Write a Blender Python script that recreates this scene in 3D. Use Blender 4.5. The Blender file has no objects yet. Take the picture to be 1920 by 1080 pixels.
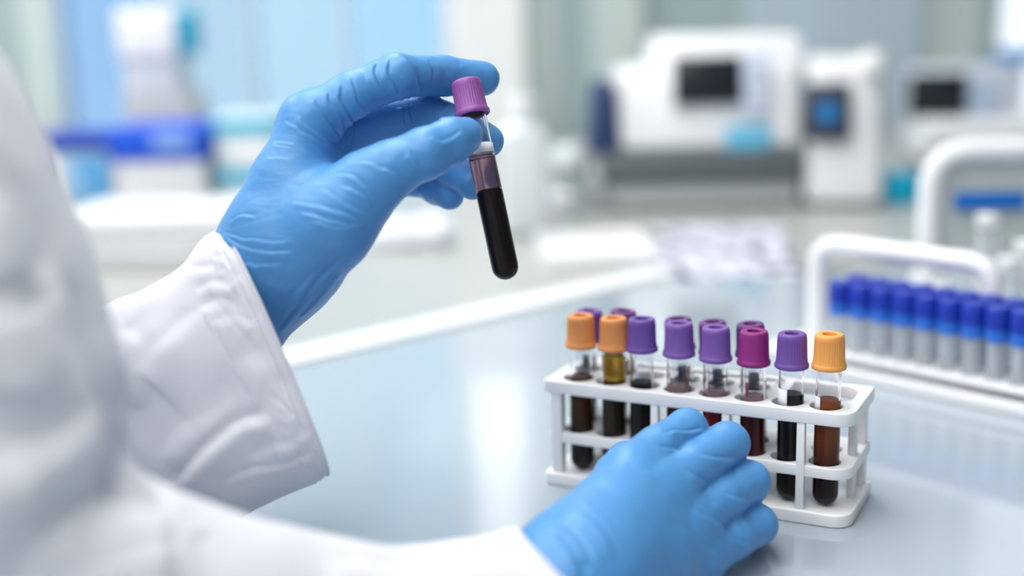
import bpy, bmesh, math, random
import numpy as np
from mathutils import Vector, Matrix
random.seed(7); rng = np.random.default_rng(5)
sc = bpy.context.scene
COL = sc.collection

# ------------------------------------------------------------------ camera
FPX = 2370.74                                   # focal length in pixels of a 1920 px wide frame
PITCH, ROLL, CAMH = math.radians(12.295), math.radians(-1.471), 0.25785
cp, sp = math.cos(PITCH), math.sin(PITCH)
CF = np.array([0, cp, -sp]); _R = np.array([1., 0, 0]); _U = np.array([0, sp, cp])
CR = math.cos(ROLL)*_R + math.sin(ROLL)*_U
CU = -math.sin(ROLL)*_R + math.cos(ROLL)*_U
CC = np.array([0, 0, CAMH])
cam_d = bpy.data.cameras.new('camera'); cam = bpy.data.objects.new('camera', cam_d); COL.objects.link(cam)
M = Matrix.Identity(4)
for i in range(3):
    M[i][0], M[i][1], M[i][2], M[i][3] = CR[i], CU[i], -CF[i], CC[i]
cam.matrix_world = M
cam_d.sensor_width = 36.0; cam_d.lens = FPX/1920*36.0
cam_d.clip_start = 0.02; cam_d.clip_end = 60
cam_d.dof.use_dof = True; cam_d.dof.focus_distance = 0.622; cam_d.dof.aperture_fstop = 2.2
sc.camera = cam

def at(x, y, d):                                # photograph pixel + distance in mm -> point in metres
    return CC + (CF + CR*((x-960)/FPX) + CU*((540-y)/FPX))*(d*0.001)
def atmm(x, y, d): return at(x, y, d)*1000
def ground(x, y, z=0.0):
    v = CF + CR*((x-960)/FPX) + CU*((540-y)/FPX)
    return CC + v*((z-CAMH)/v[2])
def proj(P):                                    # (n,3) metres -> px, py, depth mm
    Q = P-CC; z = Q@CF
    return 960+FPX*(Q@CR)/z, 540-FPX*(Q@CU)/z, z*1000

# ------------------------------------------------------------------ sky, exposure
w = bpy.data.worlds.new('overcast_sky'); sc.world = w; w.use_nodes = True
bg = w.node_tree.nodes['Background']
bg.inputs[0].default_value = (0.91, 0.955, 1.0, 1); bg.inputs[1].default_value = 2.6
sc.view_settings.view_transform = 'Standard'; sc.view_settings.look = 'None'
sc.view_settings.gamma = 1.0; sc.view_settings.use_curve_mapping = False
sc.view_settings.exposure = 0.12
LAMP = 7.3                                      # radiance of the ceiling panels

# ------------------------------------------------------------------ materials
def lin(c):
    return tuple((v/255/12.92) if v/255 <= 0.04045 else ((v/255+0.055)/1.055)**2.4 for v in c)+(1,)
MATS = {}
def mat(name, rgb, rough=0.5, metal=0.0, spec=0.5, bump=0, bscale=400, trans=0, ior=1.45, sub=0, coat=0, emit=0, var=0, vscale=60, sheen=0):
    if name in MATS: return MATS[name]
    m = bpy.data.materials.new(name); m.use_nodes = True; nt = m.node_tree; b = nt.nodes['Principled BSDF']
    c = lin(rgb)
    b.inputs['Base Color'].default_value = c; b.inputs['Roughness'].default_value = rough
    b.inputs['Metallic'].default_value = metal; b.inputs['Specular IOR Level'].default_value = spec
    b.inputs['Transmission Weight'].default_value = trans; b.inputs['IOR'].default_value = ior
    b.inputs['Coat Weight'].default_value = coat; b.inputs['Sheen Weight'].default_value = sheen
    if sub:
        b.inputs['Subsurface Weight'].default_value = sub; b.inputs['Subsurface Radius'].default_value = (.004, .004, .005)
    if emit:
        b.inputs['Emission Color'].default_value = c; b.inputs['Emission Strength'].default_value = emit
    if bump or var:
        tc = nt.nodes.new('ShaderNodeTexCoord'); n = nt.nodes.new('ShaderNodeTexNoise')
        n.inputs['Scale'].default_value = bscale; n.inputs['Detail'].default_value = 4
        nt.links.new(tc.outputs['Object'], n.inputs['Vector'])
        if bump:
            bp = nt.nodes.new('ShaderNodeBump'); bp.inputs['Strength'].default_value = bump; bp.inputs['Distance'].default_value = 0.001
            nt.links.new(n.outputs['Fac'], bp.inputs['Height']); nt.links.new(bp.outputs['Normal'], b.inputs['Normal'])
        if var:
            n2 = nt.nodes.new('ShaderNodeTexNoise'); n2.inputs['Scale'].default_value = vscale; n2.inputs['Detail'].default_value = 3
            nt.links.new(tc.outputs['Object'], n2.inputs['Vector'])
            mx = nt.nodes.new('ShaderNodeMix'); mx.data_type = 'RGBA'
            mx.inputs['A'].default_value = tuple(v*(1-var) for v in c[:3])+(1,)
            mx.inputs['B'].default_value = tuple(min(1, v*(1+var)) for v in c[:3])+(1,)
            nt.links.new(n2.outputs['Fac'], mx.inputs['Factor']); nt.links.new(mx.outputs['Result'], b.inputs['Base Color'])
    MATS[name] = m; return m
def tinted_pane(name, rgb):
    m = bpy.data.materials.new(name); m.use_nodes = True; nt = m.node_tree; nt.nodes.clear()
    o = nt.nodes.new('ShaderNodeOutputMaterial'); t = nt.nodes.new('ShaderNodeBsdfTransparent'); g = nt.nodes.new('ShaderNodeBsdfGlossy')
    t.inputs[0].default_value = lin(rgb); g.inputs['Roughness'].default_value = .05
    mx = nt.nodes.new('ShaderNodeMixShader'); mx.inputs[0].default_value = .05
    nt.links.new(t.outputs[0], mx.inputs[1]); nt.links.new(g.outputs[0], mx.inputs[2]); nt.links.new(mx.outputs[0], o.inputs[0])
    return m
def two_tone(name, a, b, z0, z1, rough=.3):    # liquid that separates into layers along its own height
    m = mat(name, a, .4, spec=.1); nt = m.node_tree; p = nt.nodes['Principled BSDF']
    tc = nt.nodes.new('ShaderNodeTexCoord'); s = nt.nodes.new('ShaderNodeSeparateXYZ'); mr = nt.nodes.new('ShaderNodeMapRange'); mr.interpolation_type = 'SMOOTHSTEP'
    mr.inputs['From Min'].default_value = z0; mr.inputs['From Max'].default_value = z1
    mx = nt.nodes.new('ShaderNodeMix'); mx.data_type = 'RGBA'; mx.inputs['A'].default_value = lin(b); mx.inputs['B'].default_value = lin(a)
    nt.links.new(tc.outputs['Object'], s.inputs[0]); nt.links.new(s.outputs['Z'], mr.inputs['Value'])
    nt.links.new(mr.outputs['Result'], mx.inputs['Factor']); nt.links.new(mx.outputs['Result'], p.inputs['Base Color'])
    return m
GLOVE = mat('nitrile', (84, 149, 211), .40, spec=.5, bump=.10, bscale=900)
def fine_wrinkles(m):                           # slack in the thin rubber: soft stretched ripples under the fine grain
    nt = m.node_tree; b = nt.nodes['Principled BSDF']; old = b.inputs['Normal'].links[0].from_node
    tc = nt.nodes.new('ShaderNodeTexCoord'); mp = nt.nodes.new('ShaderNodeMapping'); mp.inputs['Scale'].default_value = (55, 140, 150); mp.inputs['Rotation'].default_value = (.5, .3, .6)
    n = nt.nodes.new('ShaderNodeTexNoise'); n.inputs['Scale'].default_value = 1; n.inputs['Detail'].default_value = 2.5; n.inputs['Distortion'].default_value = .8
    bp = nt.nodes.new('ShaderNodeBump'); bp.inputs['Strength'].default_value = .35; bp.inputs['Distance'].default_value = .0012
    nt.links.new(tc.outputs['Object'], mp.inputs[0]); nt.links.new(mp.outputs[0], n.inputs['Vector']); nt.links.new(n.outputs['Fac'], bp.inputs['Height']); nt.links.new(bp.outputs['Normal'], old.inputs['Normal'])
fine_wrinkles(GLOVE)
CLOTH = mat('coat_cotton', (228, 229, 238), .9, spec=.15, bump=.25, bscale=1500, sheen=.2)
RACKW = mat('rack_plastic', (240, 240, 244), .35, bump=.03, bscale=300)
GLASS = mat('tube_glass', (250, 250, 252), .0, trans=1, ior=1.33)
WHITEP = mat('white_plastic', (236, 238, 242), .4)
GREYP = mat('grey_plastic', (170, 174, 178), .45)
DGREY = mat('dark_grey_plastic', (96, 104, 108), .45)
BLACKS = mat('dark_screen', (28, 34, 42), .25)
NAVY = mat('navy_plastic', (36, 58, 98), .4)
BLUE = mat('blue_plastic', (24, 70, 190), .4)
LBLUE = mat('light_blue_plastic', (120, 180, 225), .4)
CYAN = mat('cyan_plastic', (0, 176, 214), .4)
PAPER = mat('paper_white', (238, 240, 244), .8)

# ------------------------------------------------------------------ object helpers
def link(name, me, m=None, parent=None, smooth=True):
    o = bpy.data.objects.new(name, me); COL.objects.link(o)
    if m: me.materials.append(m)
    if smooth: me.polygons.foreach_set('use_smooth', [True]*len(me.polygons))
    if parent: o.parent = parent
    return o
def empty(name, loc, rz=0):
    o = bpy.data.objects.new(name, None); COL.objects.link(o); o.location = tuple(loc); o.rotation_euler = (0, 0, rz)
    o.empty_display_size = .02
    return o
def tag(o, label, cat, group=None, kind=None):
    if label: o['label'] = label
    if cat: o['category'] = cat
    if group: o['group'] = group
    if kind: o['kind'] = kind
    return o
def struct(o, label=None):
    o['kind'] = 'structure'
    if label: o['label'] = label
    return o
def mesh_pd(name, v, f):
    me = bpy.data.meshes.new(name); me.from_pydata([tuple(map(float, p)) for p in v], [], f); me.update(); return me
def bm_mesh(bm, name):
    me = bpy.data.meshes.new(name); bm.normal_update(); bm.to_mesh(me); bm.free(); return me
def box_bm(bm, c, s, rot=None):
    r = bmesh.ops.create_cube(bm, size=1.0, matrix=Matrix.Translation(c) @ (rot or Matrix.Identity(4)) @ Matrix.Diagonal((s[0], s[1], s[2], 1)))
    return r['verts']
def rbox(name, c, s, m, parent=None, bevel=.003, seg=3, rx=0, taper=None):
    """bevelled box: c = centre of its base, s = size"""
    bm = bmesh.new(); vs = box_bm(bm, (0, 0, s[2]/2), s)
    if taper:
        for v in vs:
            if v.co.z > s[2]*.5: v.co.x *= taper[0]; v.co.y = v.co.y*taper[1] + taper[2]
    if bevel: bmesh.ops.bevel(bm, geom=bm.edges[:], offset=bevel, segments=seg, profile=.5, affect='EDGES')
    o = link(name, bm_mesh(bm, name), m, parent, smooth=False)
    for p in o.data.polygons: p.use_smooth = True
    o.data.set_sharp_from_angle(angle=math.radians(40))
    o.location = c; o.rotation_euler = (rx, 0, 0)
    return o
def lathe(name, prof, m, parent=None, seg=48, rib=None, loc=(0, 0, 0)):
    """prof = [(r,z)...] in metres; r = 0 ends are poles. rib = (count, depth, z0, z1)"""
    v, f = [], []; idx = []
    for r, z in prof:
        if r <= 1e-9: idx.append([len(v)]*seg); v.append((0, 0, z)); continue
        row = []
        for k in range(seg):
            a = 2*math.pi*k/seg; rr = r
            if rib and rib[2] <= z <= rib[3] and k % (seg//rib[0]) >= (seg//rib[0])//2: rr -= rib[1]
            row.append(len(v)); v.append((rr*math.cos(a), rr*math.sin(a), z))
        idx.append(row)
    for i in range(len(prof)-1):
        A, B = idx[i], idx[i+1]
        for k in range(seg):
            q = [A[k], A[(k+1) % seg], B[(k+1) % seg], B[k]]
            q2 = []
            for t in q:
                if t not in q2: q2.append(t)
            if len(q2) > 2: f.append(tuple(q2))
    me = mesh_pd(name, v, f)
    bm = bmesh.new(); bm.from_mesh(me); bmesh.ops.recalc_face_normals(bm, faces=bm.faces[:]); bm.to_mesh(me); bm.free()
    o = link(name, me, m, parent); o.data.set_sharp_from_angle(angle=math.radians(38)); o.location = loc
    return o
def arc_sheet(name, r, a0, a1, z0, z1, m, parent, t=.00012):
    """thin curved label round a tube axis; angles in degrees"""
    n = max(4, int(abs(a1-a0)/8)); v, f = [], []
    for k in range(n+1):
        a = math.radians(a0+(a1-a0)*k/n)
        for rr in (r, r+t):
            for z in (z0, z1): v.append((rr*math.cos(a), rr*math.sin(a), z))
    for k in range(n):
        b = 4*k; c = b+4
        f += [(b, b+1, c+1, c), (b+2, c+2, c+3, b+3), (b, c, c+2, b+2), (b+1, b+3, c+3, c+1)]
    f += [(0, 2, 3, 1), (4*n, 4*n+1, 4*n+3, 4*n+2)]
    return link(name, mesh_pd(name, v, f), m, parent)
def plate(name, outer, holes, z0, z1, m, parent, bev=.0006, bres=2):
    """flat plate with real openings; outlines are lists of xy in metres"""
    cu = bpy.data.curves.new(name, 'CURVE'); cu.dimensions = '2D'; cu.fill_mode = 'BOTH'
    for pts in [outer]+holes:
        s = cu.splines.new('POLY'); s.points.add(len(pts)-1); s.use_cyclic_u = True
        for p, q in zip(s.points, pts): p.co = (q[0], q[1], 0, 1)
    cu.extrude = (z1-z0)/2-bev; cu.bevel_depth = bev; cu.bevel_resolution = bres; cu.offset = -bev
    t = bpy.data.objects.new('tmp', cu); COL.objects.link(t)
    dg = bpy.context.evaluated_depsgraph_get(); me = bpy.data.meshes.new_from_object(t.evaluated_get(dg))
    bpy.data.objects.remove(t); bpy.data.curves.remove(cu)
    me.materials.clear(); me.name = name
    o = link(name, me, m, parent); me.set_sharp_from_angle(angle=math.radians(35)); o.location = (0, 0, (z0+z1)/2)
    return o
def circ(cx, cy, r, n=32): return [(cx+r*math.cos(2*math.pi*k/n), cy+r*math.sin(2*math.pi*k/n)) for k in range(n)]
def rrect(x0, y0, x1, y1, rs, n=8):
    """rounded rectangle, radii for corners (x0y0, x1y0, x1y1, x0y1)"""
    out = []
    for (cx, cy, sx, sy, a0), r in zip([(x0, y0, 1, 1, 180), (x1, y0, -1, 1, 270), (x1, y1, -1, -1, 0), (x0, y1, 1, -1, 90)], rs):
        for k in range(n+1):
            a = math.radians(a0+90*k/n); out.append((cx+sx*r+r*math.cos(a), cy+sy*r+r*math.sin(a)))
    return out
def tube_path(name, pts, r, m, parent=None, seg=12, cyc=False):
    cu = bpy.data.curves.new(name, 'CURVE'); cu.dimensions = '3D'; cu.bevel_depth = r; cu.bevel_resolution = 4; cu.use_fill_caps = True
    s = cu.splines.new('POLY'); s.points.add(len(pts)-1); s.use_cyclic_u = cyc
    for p, q in zip(s.points, pts): p.co = (*q, 1)
    t = bpy.data.objects.new('tmp', cu); COL.objects.link(t)
    me = bpy.data.meshes.new_from_object(t.evaluated_get(bpy.context.evaluated_depsgraph_get()))
    bpy.data.objects.remove(t); bpy.data.curves.remove(cu); me.materials.clear()
    return link(name, me, m, parent)

# ------------------------------------------------------------------ implicit surfaces (gloved hands)
def smin(a, b, k):
    if k <= 0: return np.minimum(a, b)
    h = np.maximum(k-np.abs(a-b), 0)/k
    return np.minimum(a, b)-h*h*k*.25
def cone(P, a, b, ra, rb):
    ab = b-a; t = np.clip(((P-a)@ab)/(ab@ab), 0, 1)
    d = P-a-t[:, None]*ab
    return np.sqrt((d*d).sum(1))-(ra+(rb-ra)*t)
def surface_nets(fn, lo, hi, h):
    n = np.ceil((hi-lo)/h).astype(int)+1; B = 8; nb = np.ceil(n/B).astype(int); n = nb*B+1
    cg = np.stack(np.meshgrid(*[np.arange(k)*B*h+B*h/2 for k in nb], indexing='ij'), -1).reshape(-1, 3)+lo
    cd = fn(cg); V = np.where(np.repeat(np.repeat(np.repeat((cd.reshape(nb) > 0), B, 0), B, 1), B, 2), 50., -50.)
    V = np.pad(V, ((0, 1),)*3, mode='edge')
    act = np.argwhere(np.abs(cd.reshape(nb)) < B*h*1.25)
    off = np.stack(np.meshgrid(*[np.arange(B+1)]*3, indexing='ij'), -1).reshape(-1, 3)
    for s in range(0, len(act), 400):
        I = (act[s:s+400, None, :]*B+off[None]).reshape(-1, 3)
        V[I[:, 0], I[:, 1], I[:, 2]] = fn(I*h+lo)
    S = V < 0
    c = [(i, j, k) for i in (0, 1) for j in (0, 1) for k in (0, 1)]
    sl = lambda A, o: A[o[0]:A.shape[0]-1+o[0], o[1]:A.shape[1]-1+o[1], o[2]:A.shape[2]-1+o[2]]
    cnt = sum(sl(S, o).astype(np.int8) for o in c)
    cells = np.argwhere((cnt > 0) & (cnt < 8)); ids = -np.ones(cnt.shape, int); ids[tuple(cells.T)] = np.arange(len(cells))
    acc = np.zeros((len(cells), 3)); num = np.zeros(len(cells))
    for o in c:
        for ax in range(3):
            if o[ax]: continue
            o2 = list(o); o2[ax] = 1
            a = V[tuple((cells+o).T)]; b = V[tuple((cells+o2).T)]; x = (a < 0) != (b < 0)
            t = np.where(x, a/np.where(x, a-b, 1), 0); p = np.tile(np.array(o, float), (len(cells), 1)); p[:, ax] = t
            acc[x] += p[x]; num[x] += 1
    P = (cells+acc/num[:, None])*h+lo
    F = []
    for ax in range(3):
        u, v = (ax+1) % 3, (ax+2) % 3
        s0 = [slice(1, -1)]*3; s1 = [slice(1, -1)]*3; s0[ax] = slice(0, -1); s1[ax] = slice(1, None)
        A = S[tuple(s0)]; Bm = S[tuple(s1)]
        e = np.argwhere(A != Bm); flip = A[tuple(e.T)]
        e = e+1; e[:, ax] -= 1
        def cid(du, dv):
            q = e.copy(); q[:, u] -= du; q[:, v] -= dv; return ids[tuple(q.T)]
        q = np.stack([cid(1, 1), cid(0, 1), cid(0, 0), cid(1, 0)], 1)
        q[~flip] = q[~flip][:, ::-1]; F.append(q)
    F = np.concatenate(F); F = F[(F >= 0).all(1)]
    return P, F
def relax(P, F, it, lam=.5):
    E = np.concatenate([F[:, [0, 1]], F[:, [1, 2]], F[:, [2, 3]], F[:, [3, 0]]])
    E = np.concatenate([E, E[:, ::-1]]); deg = np.bincount(E[:, 0], minlength=len(P))[:, None]
    for _ in range(it):
        s = np.stack([np.bincount(E[:, 0], P[E[:, 1], k], minlength=len(P)) for k in range(3)], 1)
        P = P+lam*(s/np.maximum(deg, 1)-P)
    return P
def normals(P, F):
    n = np.cross(P[F[:, 2]]-P[F[:, 0]], P[F[:, 3]]-P[F[:, 1]]); N = np.zeros_like(P)
    for k in range(4):
        for a in range(3): N[:, a] += np.bincount(F[:, k], n[:, a], minlength=len(P))
    return N/np.maximum(np.linalg.norm(N, axis=1), 1e-9)[:, None]
def catmull(pts, n):
    pts = np.asarray(pts, float)
    if len(pts) == 2: return pts[0]+(pts[1]-pts[0])*np.linspace(0, 1, n)[:, None]
    p = np.vstack([2*pts[0]-pts[1], pts, 2*pts[-1]-pts[-2]]); out = []
    for t in np.linspace(0, len(pts)-1, n):
        i = min(int(t), len(pts)-2); s = t-i; a, b, c, d = p[i:i+4]
        out.append(.5*(2*b+(c-a)*s+(2*a-5*b+4*c-d)*s*s+(3*b-a-3*c+d)*s**3))
    return np.array(out)
def crease(P, N, lines, rad=5., gain=1.4):
    """grooves and ridges in the surface: each line is a path over the visible side of the form (all mm)"""
    x, y, d = proj(P*.001); D = np.zeros(len(P)); front = (N@CF) < .15
    for pts, amp, wd in lines:
        q = catmull(pts, 5*len(pts)); path = []
        for a in q:
            k = np.where(((x-a[0])**2+(y-a[1])**2 < rad*rad) & front)[0]
            if len(k): path.append(P[k[np.argmin(d[k])]])
        if len(path) < 3: continue
        path = np.array(path); path[1:-1] = (path[:-2]+2*path[1:-1]+path[2:])/4
        lo, hi = path.min(0)-6*wd, path.max(0)+6*wd
        k = np.where(((P > lo) & (P < hi)).all(1))[0]; Q = P[k]; best = np.full(len(k), 1e9); tt = np.zeros(len(k)); sd = np.zeros(len(k))
        nseg = len(path)-1
        for s in range(nseg):
            a, b = path[s], path[s+1]; ab = b-a
            t = np.clip(((Q-a)@ab)/max(ab@ab, 1e-9), 0, 1); v = Q-a-t[:, None]*ab; dd = np.sqrt((v*v).sum(1))
            u = dd < best; best[u] = dd[u]; tt[u] = (s+t[u])/nseg
            sd[u] = np.sign((np.cross(ab, N[k][u])*v[u]).sum(1))
        fade = np.clip(np.minimum(tt, 1-tt)*9, 0, 1)**.7
        x_ = best*np.where(sd > 0, 1, -1)/wd; D[k] += gain*amp*fade*(.5*(1+np.tanh(x_*1.6))*np.exp(-np.maximum(x_, 0)/3.2)-.5*np.exp(-x_*x_)-.12*np.exp(-np.abs(x_)/4))
    return P+N*D[:, None]
def vnoise(P, scale, seed):
    """smooth value noise on points"""
    r = np.random.default_rng(seed); T = r.random((32, 32, 32))*2-1
    q = P*scale+100; i = np.floor(q).astype(int); f = q-i; f = f*f*(3-2*f); o = 0
    for a in (0, 1):
        for b in (0, 1):
            for c in (0, 1):
                o = o+T[(i[:, 0]+a) % 32, (i[:, 1]+b) % 32, (i[:, 2]+c) % 32]*(f[:, 0] if a else 1-f[:, 0])*(f[:, 1] if b else 1-f[:, 1])*(f[:, 2] if c else 1-f[:, 2])
    return o
def J(x, y, d, r): return (atmm(x, y, d), r)
def chain(P, js, k=3):
    d = None
    for (a, ra), (b, rb) in zip(js[:-1], js[1:]):
        c = cone(P, a, b, ra, rb); d = c if d is None else smin(d, c, k)
    return d
def hand_mesh(name, palm, fingers, thumb, arm, lines, m, parent, h=.7, kp=14, kf=7, kt=10):
    def fn(P):
        d = None
        for a in palm:
            c = chain(P, a, 4); d = c if d is None else smin(d, c, kp)
        if arm: d = smin(d, chain(P, arm, 6), 16)
        out = d
        fs = [chain(P, f) for f in fingers]
        fu = None
        for f in fs: fu = f if fu is None else smin(fu, f, 1.2)
        out = smin(d, fu, kf)
        return smin(out, chain(P, thumb, 4), kt) if kt > 0 else np.minimum(out, chain(P, thumb, 4))
    allj = [j for c in palm+fingers+[thumb]+([arm] if arm else []) for j in c]
    pts = np.array([j[0] for j in allj]); rr = max(j[1] for j in allj)+6
    P, F = surface_nets(fn, pts.min(0)-rr, pts.max(0)+rr, h)
    P = relax(P, F, 4)
    N = normals(P, F)
    P = P+N*(.22*vnoise(P, .11, 3)+.10*vnoise(P, .3, 4))[:, None]
    P = crease(P, N, [(a, b, c*.72) for a, b, c in lines], 5., 1.9)
    P = relax(P, F, 1, .15)
    low = P[:, 2] < 5; P[low, 2] = .8+4.2*np.exp(np.clip((P[low, 2]-5)/4.2, -6, 0))      # the hand lies on the table, not in it
    return link(name, mesh_pd(name, P*.001, F.tolist()), m, parent)
def sweep(name, ctrl, nr, ns, m, parent, disp=None, lines=(), zmin=None, thick=.0012, sq=1.0, rad=5.):
    """ctrl = [(centre mm, half-vector a mm, half-vector b mm)...] -> open sleeve with cloth thickness"""
    C = catmull([c[0] for c in ctrl], nr); A = catmull([c[1] for c in ctrl], nr); Bv = catmull([c[2] for c in ctrl], nr)
    th = np.arange(ns)*2*np.pi/ns
    se = lambda v: np.sign(v)*np.abs(v)**sq
    P = (C[:, None]+A[:, None]*se(np.cos(th))[None, :, None]+Bv[:, None]*se(np.sin(th))[None, :, None]).reshape(-1, 3)
    i = np.arange(nr-1)[:, None]*ns; k = np.arange(ns)[None]; k2 = (k+1) % ns
    F = np.stack([i+k, i+k2, i+ns+k2, i+ns+k], -1).reshape(-1, 4)
    N = normals(P, F)
    if ((P-np.repeat(C, ns, 0))*N).sum() < 0: F = F[:, ::-1]; N = -N
    if disp is not None:
        s = np.repeat(np.linspace(0, 1, nr), ns); P = P+N*disp(P, s, np.tile(th, nr))[:, None]
        N = normals(P, F)
    P = crease(P, N, lines, rad)
    if zmin is not None:
        lo = P[:, 2] < zmin+8; P[lo, 2] = zmin+8*np.exp(np.clip((P[lo, 2]-zmin-8)/8, -6, 0))
    o = link(name, mesh_pd(name, P*.001, F.tolist()), m, parent)
    md = o.modifiers.new('cloth', 'SOLIDIFY'); md.thickness = thick; md.offset = -1
    return o

# =================================================================== SETTING
WALL = mat('wall_paint', (222, 226, 228), .7); SAGE = mat('sage_panel', (196, 212, 210), .5); SAGED = mat('grey_sage_panel', (164, 183, 186), .5)
GBLUE = mat('grey_blue_panel', (186, 203, 215), .45); COLW = mat('white_column_paint', (240, 242, 244), .5)
YB = 2.65; ZF, ZC = -.9, 1.9; XL, XR, YN = -2.4, 2.6, -2.2
def slab(name, x0, x1, y0, y1, z0, z1, m, parent=None, bevel=0):
    return rbox(name, ((x0+x1)/2, (y0+y1)/2, z0), (x1-x0, y1-y0, z1-z0), m, parent, bevel)
struct(slab('floor', XL, XR, YN, YB+.1, ZF-.05, ZF, mat('floor_vinyl', (190, 196, 200), .4, bump=.05, bscale=60)))
struct(slab('ceiling', XL, XR, YN, YB+.1, ZC, ZC+.05, mat('ceiling_paint', (240, 240, 240), .8)))
struct(slab('wall_left', XL-.08, XL, YN, YB+.1, ZF, ZC, WALL)); struct(slab('wall_right', XR, XR+.08, YN, YB+.1, ZF, ZC, mat('grey_wall_paint', (140, 148, 154), .7)))
struct(slab('wall_near', XL, XR, YN-.08, YN, ZF, ZC, mat('slate_wall_paint', (178, 181, 186), .7)))
def wx(px): return float(ground_wall(px))
def ground_wall(px):                            # where the column of pixels meets the back wall
    v = CF + CR*((px-960)/FPX) + CU*((540-120)/FPX); return (CC+v*(YB/v[1]))[0]
back = struct(empty('wall_back', (0, YB, ZF)))
def bslab(name, p0, p1, z0, z1, m, dy0=0, dy1=.06):
    o = slab(name, wx(p0), wx(p1), dy0, dy1, z0-ZF, z1-ZF, m, back); return o
ZW0, ZW1 = -.02, 1.45                            # window sill and head
X0 = XL; 
o = slab('sill_panel', XL, XR, 0, .07, 0, ZW0-ZF, WALL, back)
o = slab('header_panel', XL, XR, 0, .07, ZW1-ZF, ZC-ZF, WALL, back)
o = slab('wall_panel', XL, wx(-330), 0, .07, ZW0-ZF, ZW1-ZF, WALL, back)
def panel(p0, p1, m, dy0=0., dy1=.07, z0=ZW0, z1=ZW1): return bslab('wall_panel', p0, p1, z0, z1, m, dy0, dy1)
panel(-40, 52, SAGED, 0, .07); panel(52, 104, SAGE, -.02, .07)
panel(846, 985, COLW, -.06, .07, z1=.50); panel(846, 985, COLW, -.06, .07, z0=1.0)
panel(985, 1045, SAGE); panel(1045, 1110, SAGED, .01, .07); panel(1110, 1205, SAGE, -.02, .07)
panel(1205, 1395, SAGED, .01, .07); panel(1395, 1510, GBLUE, .0, .07); panel(1510, 1725, GBLUE, -.015, .07); panel(1725, 1832, SAGE, 0, .07)
panel(1832, 1852, SAGED, -.02, .07)
o = slab('wall_panel', wx(2250), XR, 0, .07, ZW0-ZF, ZW1-ZF, WALL, back)
WFR = mat('window_frame_paint', (206, 220, 232), .4)
def window(n, p0, p1, z0, z1, rgb, bars=1, label=None):
    e = struct(empty('window_%d' % n, (wx(p0), YB, z0)), label); W = wx(p1)-wx(p0); H = z1-z0; t = .018
    for (a, b, c, d) in [(0, t, 0, H), (W-t, W, 0, H), (t, W-t, 0, t), (t, W-t, H-t, H)]:
        slab('window_frame', a, b, -.012, .05, c, d, WFR, e, .002)
    xs = [t+(W-2*t)*k/(bars+1) for k in range(bars+2)]
    for k in range(bars):
        slab('mullion', xs[k+1]-.006, xs[k+1]+.006, -.006, .04, t, H-t, WFR, e, .001)
    for k in range(bars+1): slab('pane', xs[k]-(0 if k == 0 else -.006), xs[k+1]-(0 if k == bars else .006), .015, .021, t, H-t, tinted_pane('tinted_pane_%d_%d' % (n, k), rgb[k % len(rgb)]), e)
window(1, 104, 846, ZW0, ZW1, [(164, 184, 202), (178, 192, 201), (180, 196, 204), (174, 194, 206)], 3)
window(2, 852, 978, .50, 1.0, [(250, 250, 250)], 0)
window(3, 1852, 2250, ZW0, ZW1, [(215, 217, 219)], 0)
window(4, -330, -40, ZW0, ZW1, [(176, 190, 200)], 0)

# unseen ceiling light panels; nearest pair added to brighten the near sleeve
k = 0
lamp_m = mat('lamp_diffuser', (255, 253, 248), .5, emit=LAMP)
names = ['nearest one, added as fill,', 'middle one', 'farthest one']
for ix, x in enumerate((-1.45, -.25)):
    for iy, y in enumerate((-.95, .45, 1.75)):
        e = empty('ceiling_light', (x, y, ZC-.03))
        tag(e, 'flat white ceiling light panel, %s in the %s row' % (names[iy], ['left', 'centre'][ix]), 'ceiling light', 'ceiling light panels')
        for (a, b, c, d) in [(-.33, .33, -.63, -.60), (-.33, .33, .60, .63), (-.33, -.30, -.60, .60), (.30, .33, -.60, .60)]:
            slab('frame', a, b, c, d, 0, .03, WHITEP, e, .002)
        slab('diffuser', -.30, .30, -.60, .60, .004, .012, lamp_m, e)

# =================================================================== TABLE AND BENCH
gA, gB = ground(540, 690)[:2], ground(1000, 580)[:2]; dv = (gB-gA)/np.linalg.norm(gB-gA); nv = np.array([-dv[1], dv[0]])
def poly_prism(name, pts, z0, z1, m, parent=None, bev=.001):
    return plate(name, [tuple(p) for p in pts], [], z0, z1, m, parent, bev)
TABM = mat('table_gloss', (166, 178, 189), .07, spec=.5, coat=.3, bump=.012, bscale=25)
BENM = mat('bench_laminate', (172, 175, 174), .3, spec=.4, bump=.015, bscale=30)
tab = empty('work_table', (0, 0, 0)); tag(tab, 'glossy pale blue-grey work table under the white tube rack and the gloved hands', 'table')
pL = gA-dv*.2; pR = gB+dv*.2
edge0 = [pL, (-.30, .05), (1.5, .05), (1.5, pR[1]), pR]
poly_prism('tabletop', edge0, -.03, 0, TABM, tab)
band = [pL, pR, pR+nv*.036, pL+nv*.036]
poly_prism('edge_band', [p for p in band], -.03, .004, mat('band_white', (240, 243, 246), .25), tab, .0015)
for x, y in ((-.24, .12), (1.42, .12), (1.42, 1.1), (.18, 1.1)): rbox('leg', (x, y, ZF), (.05, .05, -ZF-.03), GREYP, tab, .004)
ben = empty('side_bench', (0, 0, 0)); tag(ben, 'long white laminate bench carrying the analyzers and storage boxes along the back wall', 'bench')
q0 = pL+nv*.037; q1 = pR+nv*.037
poly_prism('worktop', [q0, q1, (1.9, q1[1]), (1.9, YB-.07), (-1.7, YB-.07), (-1.7, q0[1])], -.03, 0, BENM, ben)
poly_prism('cabinet_body', [(-1.6, 1.75), (1.8, 1.9), (1.8, YB-.1), (-1.6, YB-.1)], ZF, -.03, GREYP, ben)

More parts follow.
